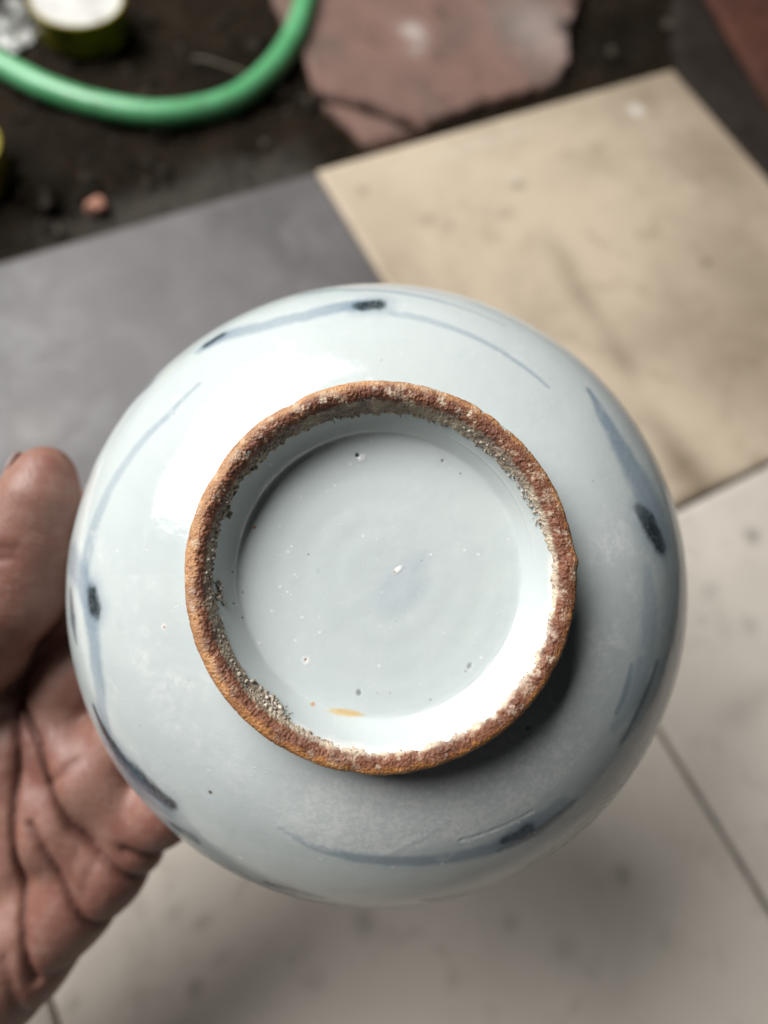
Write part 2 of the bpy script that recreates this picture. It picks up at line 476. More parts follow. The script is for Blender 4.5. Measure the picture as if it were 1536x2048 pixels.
slab('paving_slab', [(1412, -30), (1470, 78), (1545, 195), (1770, 450), (2080, 740), (2300, 560), (1900, 100), (1600, -200)],
     .008, .025, M['dark_red_stone'], 'dark red slab in the upper right corner', 'paving slab', seed=12)

# ------------------------------------------------------------------ loose soil crumbs and pebbles
def rock_mesh(name, r, seed, sub=2, mat=None, squash=.7):
    bm = bmesh.new(); bmesh.ops.create_icosphere(bm, subdivisions=sub, radius=1)
    P = np.array([v.co for v in bm.verts]); d = 1 + .55 * fbm(P, 1.1, 3, seed)
    for v, k in zip(bm.verts, d): v.co = Vector((v.co.x * k * r, v.co.y * k * r * .8, v.co.z * k * r * squash))
    me = bpy.data.meshes.new(name); bm.to_mesh(me); bm.free()
    me.polygons.foreach_set('use_smooth', np.ones(len(me.polygons), bool))
    if mat: me.materials.append(mat)
    return me
def crumbs():
    bm = bmesh.new(); bmesh.ops.create_icosphere(bm, subdivisions=1, radius=1)
    V = np.array([v.co for v in bm.verts]); Fc = np.array([[v.index for v in f.verts] for f in bm.faces]); bm.free()
    vs = []; fs = []; n = 0
    for k in range(1500):
        x = rng.uniform(-.42, .75); y = .412 + abs(rng.normal(0, .16))
        r = .0006 + rng.exponential(.0009); r = min(r, .0045)
        if x > .38 and y < .5: continue
        P = V * (1 + .35 * rng.normal(size=(len(V), 1)).clip(-1, 1)) * r * rng.uniform(.6, 1.2, 3)
        vs.append(P + (x, y, -.007 + r * .2)); fs.append(Fc + n); n += len(V)
    for k in range(330):
        x = rng.uniform(-.40, .72); y = .44 + abs(rng.normal(0, .15)); r = rng.uniform(.0025, .0075)
        if x > .36 and y < .5: continue
        P = V * (1 + .35 * rng.normal(size=(len(V), 1)).clip(-1, 1)) * r * rng.uniform(.6, 1.2, 3)
        vs.append(P + (x, y, -.009)); fs.append(Fc + n); n += len(V)
    o = mesh_obj('soil_crumbs', np.vstack(vs), np.vstack(fs), M['crumbs'])
    tag(o, 'loose crumbs and grit scattered on the dark soil', 'grit', kind='stuff')
crumbs()
def pebble(px, py, r, mat, label, seed, squash=.6):
    o = bpy.data.objects.new('pebble', rock_mesh('pebble', r, seed, 3, mat, squash)); COL.objects.link(o)
    p = on_floor(px, py, -.003); o.location = (p[0], p[1], -.0075 + r * squash * .7); o.rotation_euler = (0, 0, seed)
    tag(o, label, 'pebble', 'pebbles lying on the soil')
pebble(192, 410, .0085, M['pebble_pink'], 'pinkish pebble lying on dark soil at left', 3)
pebble(530, 282, .0042, M['pebble_pale'], 'tiny pale pebble below the green hose', 5)
pebble(614, 192, .0042, M['pebble_pale'], 'tiny grey pebble between hose and reddish slab', 8)
pebble(40, 340, .0045, M['pebble_pale'], 'tiny grey pebble near the left edge', 9)
pebble(116, 455, .0040, M['pebble_pale'], 'tiny grey pebble near the grey tile', 14)
pebble(1340, 48, .008, M['pebble_pale'], 'greyish pebble in the dark gap by the concrete strip', 15)
pebble(1225, 100, .0065, M['pebble_pale'], 'dull pebble in dark soil above the cream tile corner', 17)

# ------------------------------------------------------------------ tube along a path
def tube(name, pts, rad, mat, seg=24, step=.004, closed_ends=True):
    c = spline(np.array(pts), step); n = len(c)
    T = np.gradient(c, axis=0); T /= np.linalg.norm(T, axis=1)[:, None]
    up = np.array([0, 0, 1.0])
    A = np.cross(T, up); A /= np.linalg.norm(A, axis=1)[:, None]; B = np.cross(A, T)
    a = np.linspace(0, 2 * np.pi, seg, endpoint=False)
    rr = np.broadcast_to(rad, n)
    V = c[:, None] + rr[:, None, None] * (np.cos(a)[None, :, None] * A[:, None] + np.sin(a)[None, :, None] * B[:, None])
    base = c.mean(0); base[2] = c[:, 2].min() - rr[0]
    F = lathe_faces(n, seg)[:, ::-1]
    V = V.reshape(-1, 3) - base
    V = np.vstack([V, c[0] - base, c[-1] - base]); k = len(V)
    j = np.arange(seg); j2 = (j + 1) % seg
    caps = np.vstack([np.stack([j, j2, np.full(seg, k - 2), np.full(seg, k - 2)], -1), np.stack([(n - 1) * seg + j2, (n - 1) * seg + j, np.full(seg, k - 1), np.full(seg, k - 1)], -1)])
    faces = [tuple(f) for f in F.tolist()] + [tuple(f[:3]) for f in caps.tolist()]
    o = mesh_obj(name, V, faces, mat); o.location = base
    return o
hz = .0045
hose_px = [(-420, -420), (-300, -150), (-150, 20), (-60, 92), (0, 128), (90, 175), (190, 209), (300, 228), (390, 222), (470, 197), (530, 152), (575, 95), (602, 35), (612, -30), (590, -140), (520, -260), (400, -330)]
hp = [on_floor(px, py, hz) for px, py in hose_px]
hose = tube('garden_hose', hp, .0108, M['hose'])
tag(hose, 'green garden hose looped on the dark soil', 'hose')
sp = [on_floor(px, py, -.004 + dz) for px, py, dz in ((385, 118, 0), (405, 117, .004), (430, 124, .005), (470, 138, .004), (515, 153, .001))]
straw = tube('straw', sp, .0006, M['straw'], seg=6)
tag(straw, 'thin pale dry straw inside the hose loop', 'straw')

# ------------------------------------------------------------------ tins at the upper left
def tin(px, py, R, H, label, fill):
    p = on_floor(px, py, H - .006)
    root = empty('tin', Matrix.Translation((p[0], p[1], -.006)))
    def lathe(name, prof, mat):
        ns = 64; a = np.linspace(0, 2 * np.pi, ns, endpoint=False)
        pr = np.array(prof)
        V = np.stack([pr[:, 0:1] * np.cos(a), pr[:, 0:1] * np.sin(a), np.broadcast_to(pr[:, 1:2], (len(pr), ns))], -1).reshape(-1, 3)
        return mesh_obj(name, V, lathe_faces(len(pr), ns)[:, ::-1], mat, root)
    lathe('wall', [(.0005, 0), (R - .002, 0), (R, .002), (R, H - .003), (R + .0008, H - .002), (R + .0006, H), (R - .0012, H + .0002), (R - .0018, H - .003), (R - .0018, .003), (.0005, .002)], M['yellow'])
    n = 40; r = np.linspace(.0004, R - .0019, n)
    lathe('filling', [(0.0003, H - .012)] + [(R - .0019, H - .012), (R - .0019, H - .0012)] + [(x, H - .0012 + .0012 * math.cos(x / R * 5)) for x in r[::-1]], M['white'] if fill else M['yellow'])
    return tag(root, label, 'tin', 'yellow tins')
tin(152, -8, .0405, .030, 'shallow yellow tin with white filled top at upper left', True)
tin(-112, 288, .040, .030, 'yellow tin cut off by the left edge beside the soil', False)

def foil():
    n = 60
    g = np.linspace(-1, 1, n); X, Y = np.meshgrid(g, g)
    P = np.c_[X.ravel(), Y.ravel(), np.zeros(n * n)]
    h = 1 - np.abs(fbm(P, 2.2, 4, 41)) * 2
    d = np.maximum(np.abs(P[:, 0]), np.abs(P[:, 1]))
    q = P.copy()
    q[:, 0] += .25 * noise(P, 2, 44); q[:, 1] += .25 * noise(P, 2, 45)
    q[:, 2] = .35 * h * (1 - d ** 3) + .15
    q *= (.030, .026, .018)
    i = np.arange(n - 1)[:, None] * n; j = np.arange(n - 1)[None]
    F = np.stack([i + j, i + j + 1, i + j + 1 + n, i + j + n], -1).reshape(-1, 4)
    o = mesh_obj('crumpled_foil', q, F, M['foil'], smooth=False)
    p = on_floor(25, 42); o.location = (p[0], p[1], -.006); o.rotation_euler = (0, 0, .5)
    md = o.modifiers.new('thickness', 'SOLIDIFY'); md.thickness = .0006
    tag(o, 'crumpled silvery foil scrap beside the white topped tin', 'foil')
foil()

# to metres
SCALE = Matrix.Scale(UNIT, 4)
for me in {o.data for o in bpy.data.objects if o not in BEFORE and o.type == 'MESH'}: me.transform(SCALE)
for o in bpy.data.objects:
    if o not in BEFORE:
        o.location = o.location * UNIT
        for md in o.modifiers:
            if md.type == 'SOLIDIFY': md.thickness *= UNIT

# ------------------------------------------------------------------ the bowl (local frame: +Z is the foot's axis, millimetres turned to metres)
BOWL = Matrix(((0.8849468582, 0.4158346880, -0.2096439132, -0.1474911830),
               (-0.4543743059, 0.8696441324, -0.1930364557, -0.0173967362),
               (0.1020443447, 0.2660838125, 0.9585334404, 0.2337864251),
               (0, 0, 0, 1)))
bowl = empty('porcelain_bowl', BOWL)
tag(bowl, 'white porcelain bowl held upside down showing its rusty brown foot ring', 'bowl')

OUT = [[36.0, 11.5], [38.0, 11.6], [43.03, 12.6], [49.14, 14.8], [55.35, 18.3], [61.15, 22.8], [66.04, 28.0], [70.24, 34.5],
       [73.09, 41.0], [75.13, 48.0], [76.55, 56.0], [77.78, 64.0], [78.59, 70.0]]
FOOT = [[36.0, 11.5], [35.35, 10.6], [35.15, 9.0], [35.2, 6], [35.45, 3], [35.5, 1.4], [35.2, .55], [34.6, .15], [33.8, .05], [33.0, .2], [32.3, .8],
        [31.7, 1.9], [31.1, 3.4], [30.4, 5], [29.4, 7], [28.4, 8.6], [27.75, 9.4], [27.25, 9.7], [26.4, 9.78], [25, 9.74], [22, 9.66], [15, 9.5], [6, 9.4], [0.02, 9.4]]
NS = 1440
TH = np.linspace(0, 2 * np.pi, NS, endpoint=False)

def lathe_grid(pr):
    n = len(pr)
    r = np.repeat(pr[:, 0], NS); h = np.repeat(pr[:, 1], NS); th = np.tile(TH, n)
    T = np.gradient(pr, axis=0); T /= np.linalg.norm(T, axis=1)[:, None]
    return r, h, th, T
def to_xyz(r, h, th): return np.c_[r * np.cos(th), r * np.sin(th), -h]
def ring_wobble(th):
    q = np.c_[np.cos(th) * 3, np.sin(th) * 3, np.zeros(len(th))]
    return .30 * noise(q, .8, 51) + .16 * noise(q, 3.2, 52)

# brush strokes on the outside, with shading mixed in low on the belly: colour, points (angle, distance from the foot, half width, strength), in mm on the glaze
STROKES = [
    ('pale', [(2.328, 21.2, 0.54, 0.9), (2.498, 21.4, 0.97, 1), (2.673, 24.4, 1.35, 0.8), (2.843, 27.0, 1.69, 0.8), (2.98, 28.8, 2.03, 0.9), (3.1, 30.0, 2.59, 1)], 0.5),
    ('blue', [(3.074, 39.7, 4.07, 0.7), (-3.142, 31.4, 3.31, 1), (-3.037, 27.6, 2.86, 1), (-2.908, 27.8, 2.64, 0.9), (-2.775, 30.0, 2.43, 0.9), (-2.64, 34.4, 1.79, 0.6)], 0.5),
    ('ink', [(-3.078, 26.6, 2.16, 1), (-3.028, 25.6, 2.23, 1)], 0.5),
    ('ink', [(-3.096, 38.5, 1.24, 0.5), (-3.015, 37.5, 2.2, 0.7), (-2.932, 36.9, 0.61, 0.5)], 0.5),
    ('ink', [(-2.718, 36.9, 0.98, 0.8), (-2.631, 37.1, 1.76, 1), (-2.539, 36.6, 2.92, 1), (-2.435, 33.6, 3.25, 1), (-2.323, 31.0, 2.22, 1)], 0.5),
    ('blue', [(-2.559, 41.1, 4.69, 0.6), (-2.448, 38.1, 5.46, 0.8), (-2.332, 34.4, 3.16, 0.6)], 0.5),
    ('pale', [(-2.782, 48.1, 2.0, 0.8), (-2.697, 48.1, 2.67, 1), (-2.603, 48.3, 1.33, 0.7)], 0.5),
    ('ink', [(-2.258, 38.9, 1.77, 0.5), (-2.197, 37.1, 2.22, 0.5)], 0.5),
    ('blue', [(2.241, 33.2, 1.38, 0.6), (2.16, 32.4, 2.6, 0.9), (2.02, 27.2, 2.38, 0.7), (1.852, 25.0, 2.17, 0.7), (1.7, 26.0, 2.52, 0.9), (1.634, 26.0, 2.76, 1)], 0.5),
    ('ink', [(2.212, 33.6, 1.44, 0.9), (2.153, 33.2, 1.58, 0.8)], 0.5),
    ('ink', [(1.634, 25.4, 2.23, 1), (1.584, 25.8, 2.51, 1)], 0.5),
    ('pale', [(1.512, 22.4, 1.38, 0.7), (1.335, 20.8, 1.12, 0.8), (1.167, 19.8, 0.8, 0.9), (1.006, 18.8, 0.69, 1), (0.838, 18.2, 0.5, 1)], 0.5),
    ('pale', [(1.826, 39.7, 1.64, 0.7), (1.673, 35.4, 1.18, 1), (1.499, 32.8, 0.9, 1), (1.316, 30.8, 0.61, 0.8), (1.104, 29.8, 0.42, 0.5)], 0.5),
    ('ink', [(2.524, 46.3, 1.67, 0.6), (2.439, 41.9, 2.08, 0.7)], 0.5),
    ('ink', [(2.865, 47.1, 1.0, 0.6), (2.806, 46.9, 1.33, 0.6)], 0.5),
    ('blue', [(0.722, 28.4, 1.02, 1), (0.62, 25.6, 2.18, 1), (0.491, 24.4, 3.25, 1), (0.362, 25.2, 4.14, 0.9), (0.253, 27.2, 4.95, 0.8), (0.153, 28.4, 4.25, 0.7)], 0.5),
    ('ink', [(0.249, 21.6, 1.77, 0.7), (0.183, 24.0, 3.27, 1), (0.1, 26.6, 2.35, 1)], 0.5),
    ('pale', [(0.017, 20.6, 1.66, 0.6), (-0.146, 21.8, 2.88, 0.8), (-0.31, 22.8, 2.91, 0.8), (-0.458, 23.2, 2.9, 0.8), (-0.567, 21.8, 1.6, 0.7)], 0.5),
    ('blue', [(-0.345, 19.0, 0.6, 0.7), (-0.447, 20.0, 0.92, 0.8), (-0.528, 20.2, 0.61, 0.7)], 0.5),
    ('blue', [(-1.953, 17.6, 0.52, 0.5), (-1.828, 19.4, 0.95, 0.7), (-1.68, 20.4, 1.26, 0.8), (-1.503, 21.6, 1.46, 0.8), (-1.329, 23.2, 1.71, 0.8), (-1.189, 24.8, 2.16, 0.9), (-1.054, 24.8, 2.86, 0.9), (-0.905, 24.6, 2.2, 0.6)], 0.5),  # lower band: brushwork with shading painted into the blue
    ('ink', [(-1.13, 24.4, 1.31, 0.8), (-1.045, 25.0, 1.86, 0.8)], 0.5),
    ('pale', [(-1.462, 17.4, 0.52, 0.5), (-1.379, 14.0, 0.47, 0.6), (-1.324, 13.0, 0.35, 0.4)], 0.5),
    ('ink', [(-1.918, 39.3, 1.8, 0.7), (-1.837, 38.3, 2.04, 0.7), (-1.756, 38.9, 1.3, 0.4)], 0.5),
    ('ink', [(-1.431, 39.7, 1.19, 0.5), (-1.355, 43.1, 2.99, 0.6), (-1.226, 48.1, 2.08, 0.4)], 0.5),
]
STROKES += [  # dark lower-right belly: brushwork and shading painted together
    ('shade_wash', [(0.22, 30.5, 3.0, .4), (0.0, 30.0, 4.5, .7), (-0.2, 29.0, 5.0, .75), (-0.42, 29.5, 5.0, .8), (-0.66, 30.5, 5.0, .85), (-0.9, 31.5, 5.0, .85), (-1.15, 33.0, 4.5, .7), (-1.42, 34.5, 4.0, .45), (-1.75, 36, 3, .3)], 0.5),
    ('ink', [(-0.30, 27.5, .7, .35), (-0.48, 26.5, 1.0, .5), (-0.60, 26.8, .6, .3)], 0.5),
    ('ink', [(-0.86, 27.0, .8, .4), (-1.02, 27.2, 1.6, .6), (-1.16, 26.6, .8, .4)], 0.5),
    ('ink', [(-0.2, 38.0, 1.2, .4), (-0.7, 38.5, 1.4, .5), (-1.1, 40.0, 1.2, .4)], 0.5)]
INK = {'shade_wash': (.20, .245, .265), 'pale': (.27, .33, .385), 'blue': (.145, .21, .285), 'ink': (.016, .027, .032)}

def build_body():
    inner = [[.02, 14.5], [12, 14.6], [24, 15.0], [34, 16.2], [42, 18.0], [50, 21.5], [57, 26.3], [62.5, 32], [66.8, 38.5], [69.8, 45], [72.2, 52], [74.2, 60], [75.7, 66.5], [76.6, 70.2]]
    p_in = spline(inner, 2.2)
    p_lip = np.array([[77.0, 70.9], [77.6, 71.2], [78.2, 71.0]])
    p_out = spline(OUT, .33)[::-1]
    foot = spline(FOOT, .5); cut = np.argmax(foot[:, 0] * 0 + (foot[:, 1] < .06))
    p_foot = foot[1:cut + 1]
    pr = np.vstack([p_in, p_lip, p_out, p_foot])
    i0 = len(p_in) + len(p_lip); i1 = i0 + len(p_out)
    r, h, th, T = lathe_grid(pr)
    xyz = to_xyz(r, h, th)
    nrm_r = -T[:, 1]; nrm_h = T[:, 0]          # profile runs inside -> outside -> foot
    nr = np.repeat(nrm_r, NS); nh = np.repeat(nrm_h, NS)
    # surface distance from the foot junction
    s_out = np.r_[0, np.cumsum(np.linalg.norm(np.diff(p_out[::-1], axis=0), axis=1))][::-1]
    S = np.full(len(pr), 200.0); S[i0:i1] = s_out; S = np.repeat(S, NS)
    rgb = np.tile(np.array(INK['pale']), (len(xyz), 1)); al = np.zeros(len(xyz))
    on = (S < 199)
    idx = np.where(on)[0]; s_ = S[idx]; t_ = th[idx]; r_ = r[idx]
    wob = noise(xyz[idx], .35, 61) * .5 + noise(xyz[idx], 1.3, 62) * .25
    C = rgb[idx]; Aa = al[idx]
    def stroke(col, pts, soft, gain=1.0, grow=1.0):
        nonlocal C, Aa
        best = np.full(len(idx), 9.0); strength = np.zeros(len(idx))
        for (t0, s0, w0, a0), (t1, s1, w1, a1) in zip(pts[:-1], pts[1:]):
            tm = (t0 + ((t1 - t0 + np.pi) % (2 * np.pi) - np.pi) * .5)
            dt = (t_ - tm + np.pi) % (2 * np.pi) - np.pi
            hd = ((t1 - t0 + np.pi) % (2 * np.pi) - np.pi) * .5
            sel = np.where((np.abs(dt) < abs(hd) + .25) & (np.abs(s_ - (s0 + s1) / 2) < abs(s1 - s0) / 2 + 14))[0]
            if not len(sel): continue
            x = dt[sel] * r_[sel]; y = s_[sel]
            x0, x1 = -hd * r_[sel], hd * r_[sel]
            dx = x1 - x0; dy = s1 - s0
            u = np.clip(((x - x0) * dx + (y - s0) * dy) / (dx * dx + dy * dy + 1e-9), 0, 1)
            d = np.hypot(x - x0 - u * dx, y - s0 - u * dy)
            w = (w0 + (w1 - w0) * u) * grow * (1.0 if col == 'ink' else 1.08); q = d / w + wob[sel] * (.7 if col == 'ink' else .45)
            better = q < best[sel]
            best[sel] = np.where(better, q, best[sel]); strength[sel] = np.where(better, a0 + (a1 - a0) * u, strength[sel])
        a = (1 - sstep(1 - soft * .9, 1 + soft * .5, best)) * strength * gain
        c = np.array(INK[col])
        tot = 1 - (1 - Aa) * (1 - a)
        k = np.where(tot > 1e-4, a / np.maximum(tot, 1e-4), 0)[:, None]
        C = C * (1 - k) + c * k; Aa = tot
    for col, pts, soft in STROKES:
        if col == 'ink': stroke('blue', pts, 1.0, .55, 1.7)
        stroke(col, pts, {'ink': .6, 'shade_wash': 1.0}.get(col, .65), {'shade_wash': .6, 'pale': .68, 'blue': .70, 'ink': .97}[col])
    # two thin blue lines round the rim and loose repeats of the scroll on the far side of the wall
    for sv, w in ((74, .6), (71.5, .4)):
        pts = [(a, sv, w, .8) for a in np.linspace(0, 2 * np.pi, 40)]
        stroke('blue', pts, .6, .8)
    for k in range(9):
        a0 = k * 2 * np.pi / 9
        pts = [(a0 + .02 * j + .06 * j, 58 + 5 * math.sin(j * .9 + k), .6 + .25 * (j % 3), .8) for j in range(7)]
        stroke('blue', pts, .7, .8)
    def dot(tv, sv, rad, color, a, rt=None):
        nonlocal C, Aa
        dt = ((t_ - tv + np.pi) % (2 * np.pi) - np.pi) * r_
        d = np.hypot(dt / (rt or rad), (s_ - sv) / rad) + wob * .4
        al_ = (1 - sstep(.5, 1.15, d)) * a
        tot = 1 - (1 - Aa) * (1 - al_); k = np.where(tot > 1e-4, al_ / np.maximum(tot, 1e-4), 0)[:, None]
        C = C * (1 - k) + np.array(color) * k; Aa = tot
    dot(-2.238, 19.0, .55, (.10, .06, .025), .95); dot(-2.906, 7.6, .75, (.75, .70, .66), .9); dot(-2.903, 7.5, .34, (.28, .13, .07), .8)
    dot(-1.27, 15.0, .40, (.22, .12, .07), .8); dot(-.809, 5.0, .6, (.04, .035, .03), .8); dot(-.70, 8.1, .35, (.05, .05, .045), .7)
    for tv, sv, rad in ((-2.035, 32, .8), (-1.782, 22.5, .55), (-1.529, 23.2, .5), (-1.401, 15.4, .5), (3.048, 18.8, .35), (-1.36, 24.4, .5), (.085, 19.4, .4), (-2.5, 14, .3),
                        (-1.25, 20.2, .45), (-1.19, 20.9, .40), (-1.155, 21.2, .35), (-1.06, 21.4, .5), (-1.0, 21.6, .4), (-2.3, 15.0, .3), (2.5, 9, .25), (.3, 12, .3)):
        dot(tv, sv, rad, (.72, .73, .72), .75)
    for k in range(50):
        dot(rng.uniform(-np.pi, np.pi), rng.uniform(1, 30), rng.uniform(.12, .3), (.72, .73, .72) if k % 4 else (.20, .16, .12), .6)
    rgb[idx] = C; al[idx] = Aa
    # surface relief: throwing unevenness, a scored line, small pits
    disp = np.zeros(len(xyz))
    q = np.c_[xyz[idx]]
    d_ = .12 * noise(q, .05, 71) + .04 * noise(q, .16, 72)
    u = np.clip((t_ + 0 - (2 * np.pi - 1.278)) / (.281), 0, 1)
    line = np.hypot((t_ - (2 * np.pi - 1.278) - u * .281) * r_, s_ - (19.2 + u * 1.6))
    lm = .55 + .9 * noise(np.c_[t_ * 60, s_ * 0, s_ * 0], 1.0, 73)
    d_ += np.clip(lm, 0, 1) * (-.16 * np.exp(-(line / .34) ** 2) + .03 * np.exp(-((line - .8) / .4) ** 2))
    u2 = np.clip((t_ - (2 * np.pi - 1.56)) / .24, 0, 1)
    l2 = np.hypot((t_ - (2 * np.pi - 1.56) - u2 * .24) * r_, s_ - (19.6 - u2 * 6))
    d_ += .04 * np.exp(-(l2 / .8) ** 2)
    disp[idx] = d_
    xyz += np.c_[nr * np.cos(th), nr * np.sin(th), -nh] * disp[:, None]
    # frosted, unevenly fired patches of glaze
    tw = (th + np.pi) % (2 * np.pi) - np.pi
    nz = noise(xyz, .11, 81) * .8 + noise(xyz, .45, 82) * .5
    fr = sstep(-2.15, -1.75, tw) * sstep(-.45, -.8, tw) * sstep(1.5, 5, S) * sstep(20.5, 17.5, S + nz * 2) * .95
    fr = np.maximum(fr, .75 * sstep(-.6, -.35, tw) * sstep(.45, .1, tw) * sstep(3, 8, S) * sstep(19, 15, S) * sstep(-.2, .35, nz))
    fr = np.maximum(fr, .75 * np.exp(-((tw + 2.75) / .55) ** 2 - ((S - 11) / 7) ** 2) * sstep(-.15, .3, nz))
    fr = np.maximum(fr, .45 * (S < 30) * sstep(.18, .5, nz))
    paint = np.c_[rgb, al]
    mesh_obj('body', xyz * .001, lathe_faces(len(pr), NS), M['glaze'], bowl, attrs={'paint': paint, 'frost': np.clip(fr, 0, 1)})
build_body()

def build_base():
    pr = spline(FOOT, .22); k0 = np.argmax(pr[:, 1] < .06)
    pr = pr[k0:]
    r, h, th, T = lathe_grid(pr)
    xyz = to_xyz(r, h, th)
    flo = r < 26.5
    h2 = h.copy()
    h2 -= np.where(flo, .020 * np.sin(r * 1.15 + .6) * sstep(26, 22, r) + .035 * noise(xyz, .12, 91) + .018 * noise(xyz, .6, 93), 0)
    h2 += np.where(r < 6, .05 * np.exp(-(r / 3.2) ** 2), 0)
    h2 -= np.where((r > 26.9) & (r < 33), .16 * noise(xyz, .18, 92), 0)
    # raised ridge line on the inside wall (upper right)
    tw = (th + np.pi) % (2 * np.pi) - np.pi
    ridge = np.exp(-((h - 6.7 - .5 * (tw - .7) ** 2) / .22) ** 2) * sstep(-.15, .35, tw) * sstep(1.25, .9, tw) * (r > 27)
    xyz = to_xyz(r - ridge * .16, h2, th)
    rgb = np.tile(np.array((.6, .6, .6)), (len(xyz), 1)); al = np.zeros(len(xyz))
    wob = noise(xyz, 1.6, 95) * .5
    X, Y = xyz[:, 0], xyz[:, 1]
    def dot(x, y, rx, ry, ang, color, a, lift=0):
        nonlocal rgb, al
        ca, sa = math.cos(ang), math.sin(ang)
        u = (X - x) * ca + (Y - y) * sa; v = -(X - x) * sa + (Y - y) * ca
        d = np.hypot(u / rx, v / ry) + wob * .35
        a_ = (1 - sstep(.45, 1.15, d)) * a
        tot = 1 - (1 - al) * (1 - a_); k = np.where(tot > 1e-4, a_ / np.maximum(tot, 1e-4), 0)[:, None]
        rgb = rgb * (1 - k) + np.array(color) * k; al = tot
        if lift: xyz[:, 2] += lift * (1 - sstep(.4, 1.3, d))
    rgb = np.where((ridge > .2)[:, None], np.array((.58,.60,.58)), rgb); al = np.maximum(al, ridge * .45)
    k = 1 / 10.37
    def pt(px, py): return (px - 760.5) * k, -(py - 1153) * k
    dot(*pt(798, 1190), 7, 5, .6, (.36, .40, .47), .38); dot(*pt(830, 1130), 4, 2.5, .5, (.36, .40, .47), .28)
    dot(*pt(722, 917), .95, .75, .6, (.76,.76,.75), .95, .12); dot(*pt(713, 911), .42, .42, 0, (.03, .022, .015), 1.0, -.5)
    dot(*pt(795, 1146), 1.15, .5, .75, (.80,.78,.74), 1.0, .10); dot(*pt(788, 1150), .35, .3, 0, (.32, .23, .14), .8)
    dot(*pt(613, 1325), .9, .9, 0, (.70,.69,.68), .9, .06); dot(*pt(612, 1323), .32, .36, 0, (.36, .20, .13), .9, -.12)
    dot(*pt(717, 1387), .6, .7, 0, (.16, .18, .17), .75, -.1); dot(*pt(753, 1388), .2, .25, 0, (.2, .2, .19), .6)
    dot(*pt(936, 1336), .5, .75, -.5, (.22, .24, .23), .7, -.1); dot(*pt(928, 1346), .3, .35, 0, (.25, .27, .26), .6); dot(*pt(858, 1401), .3, .35, 0, (.2, .22, .21), .6)
    dot(*pt(692, 1425), 3.9, .8, -.12, (.58, .40, .16), .85); dot(*pt(627, 1408), .5, .45, 0, (.52, .27, .12), .8)
    dot(*pt(506, 1060), .42, .32, 0, (.45, .10, .03), .9); dot(*pt(888, 922), .38, .38, 0, (.12, .12, .11), .8, -.1); dot(*pt(924, 949), .25, .25, 0, (.05, .05, .05), .8)
    dot(*pt(635, 1148), .45, .7, .3, (.38, .45, .46), .6); dot(*pt(843, 1127), .16, .16, 0, (.1, .1, .1), .8)
    for (px, py) in ((862, 1116), (958, 1116), (540, 938), (668, 975), (574, 1190), (605, 1240), (640, 1270), (455, 1240), (700, 930), (930, 1107), (740, 880), (960, 1320), (725, 1078), (520, 1290), (575, 1110), (560, 1180)):
        dot(*pt(px, py), .34, .3, 0, (.74,.74,.74), .8, .04)
    for _ in range(75):
        a = rng.uniform(0, 2 * np.pi); rr = 27 * math.sqrt(rng.uniform())
        rad = .08 + rng.exponential(.07)
        dot(rr * math.cos(a), rr * math.sin(a), rad, rad, 0, (.74,.75,.74) if rng.uniform() < .85 else (.22, .22, .20), .7)
    for (px, py) in ((466, 1150), (485, 1190), (470, 1212), (486, 1240)):
        dot(*pt(px, py), .22, .26, 0, (.04, .04, .035), .8)
    # sandy bloom where the glaze runs out towards the lower right of the foot
    edge = sstep(4.6, 1.2, h + 1.5 * noise(xyz, .5, 97)) * (r > 30) * sstep(-2.5, -2.0, tw) * sstep(.5, 0, tw)
    rgb = rgb * (1 - edge[:, None]) + np.array((.78, .72, .63)) * edge[:, None]; al = np.maximum(al, edge * .9)
    fr = .10 * sstep(.05, .5, noise(xyz, .3, 98)) + edge * .6
    # wall side carries fine speckle
    o = mesh_obj('foot_well', xyz * .001, lathe_faces(len(pr), NS), M['glaze'], bowl, attrs={'paint': np.c_[rgb, al], 'frost': np.clip(fr, 0, 1)})
    return o
build_base()

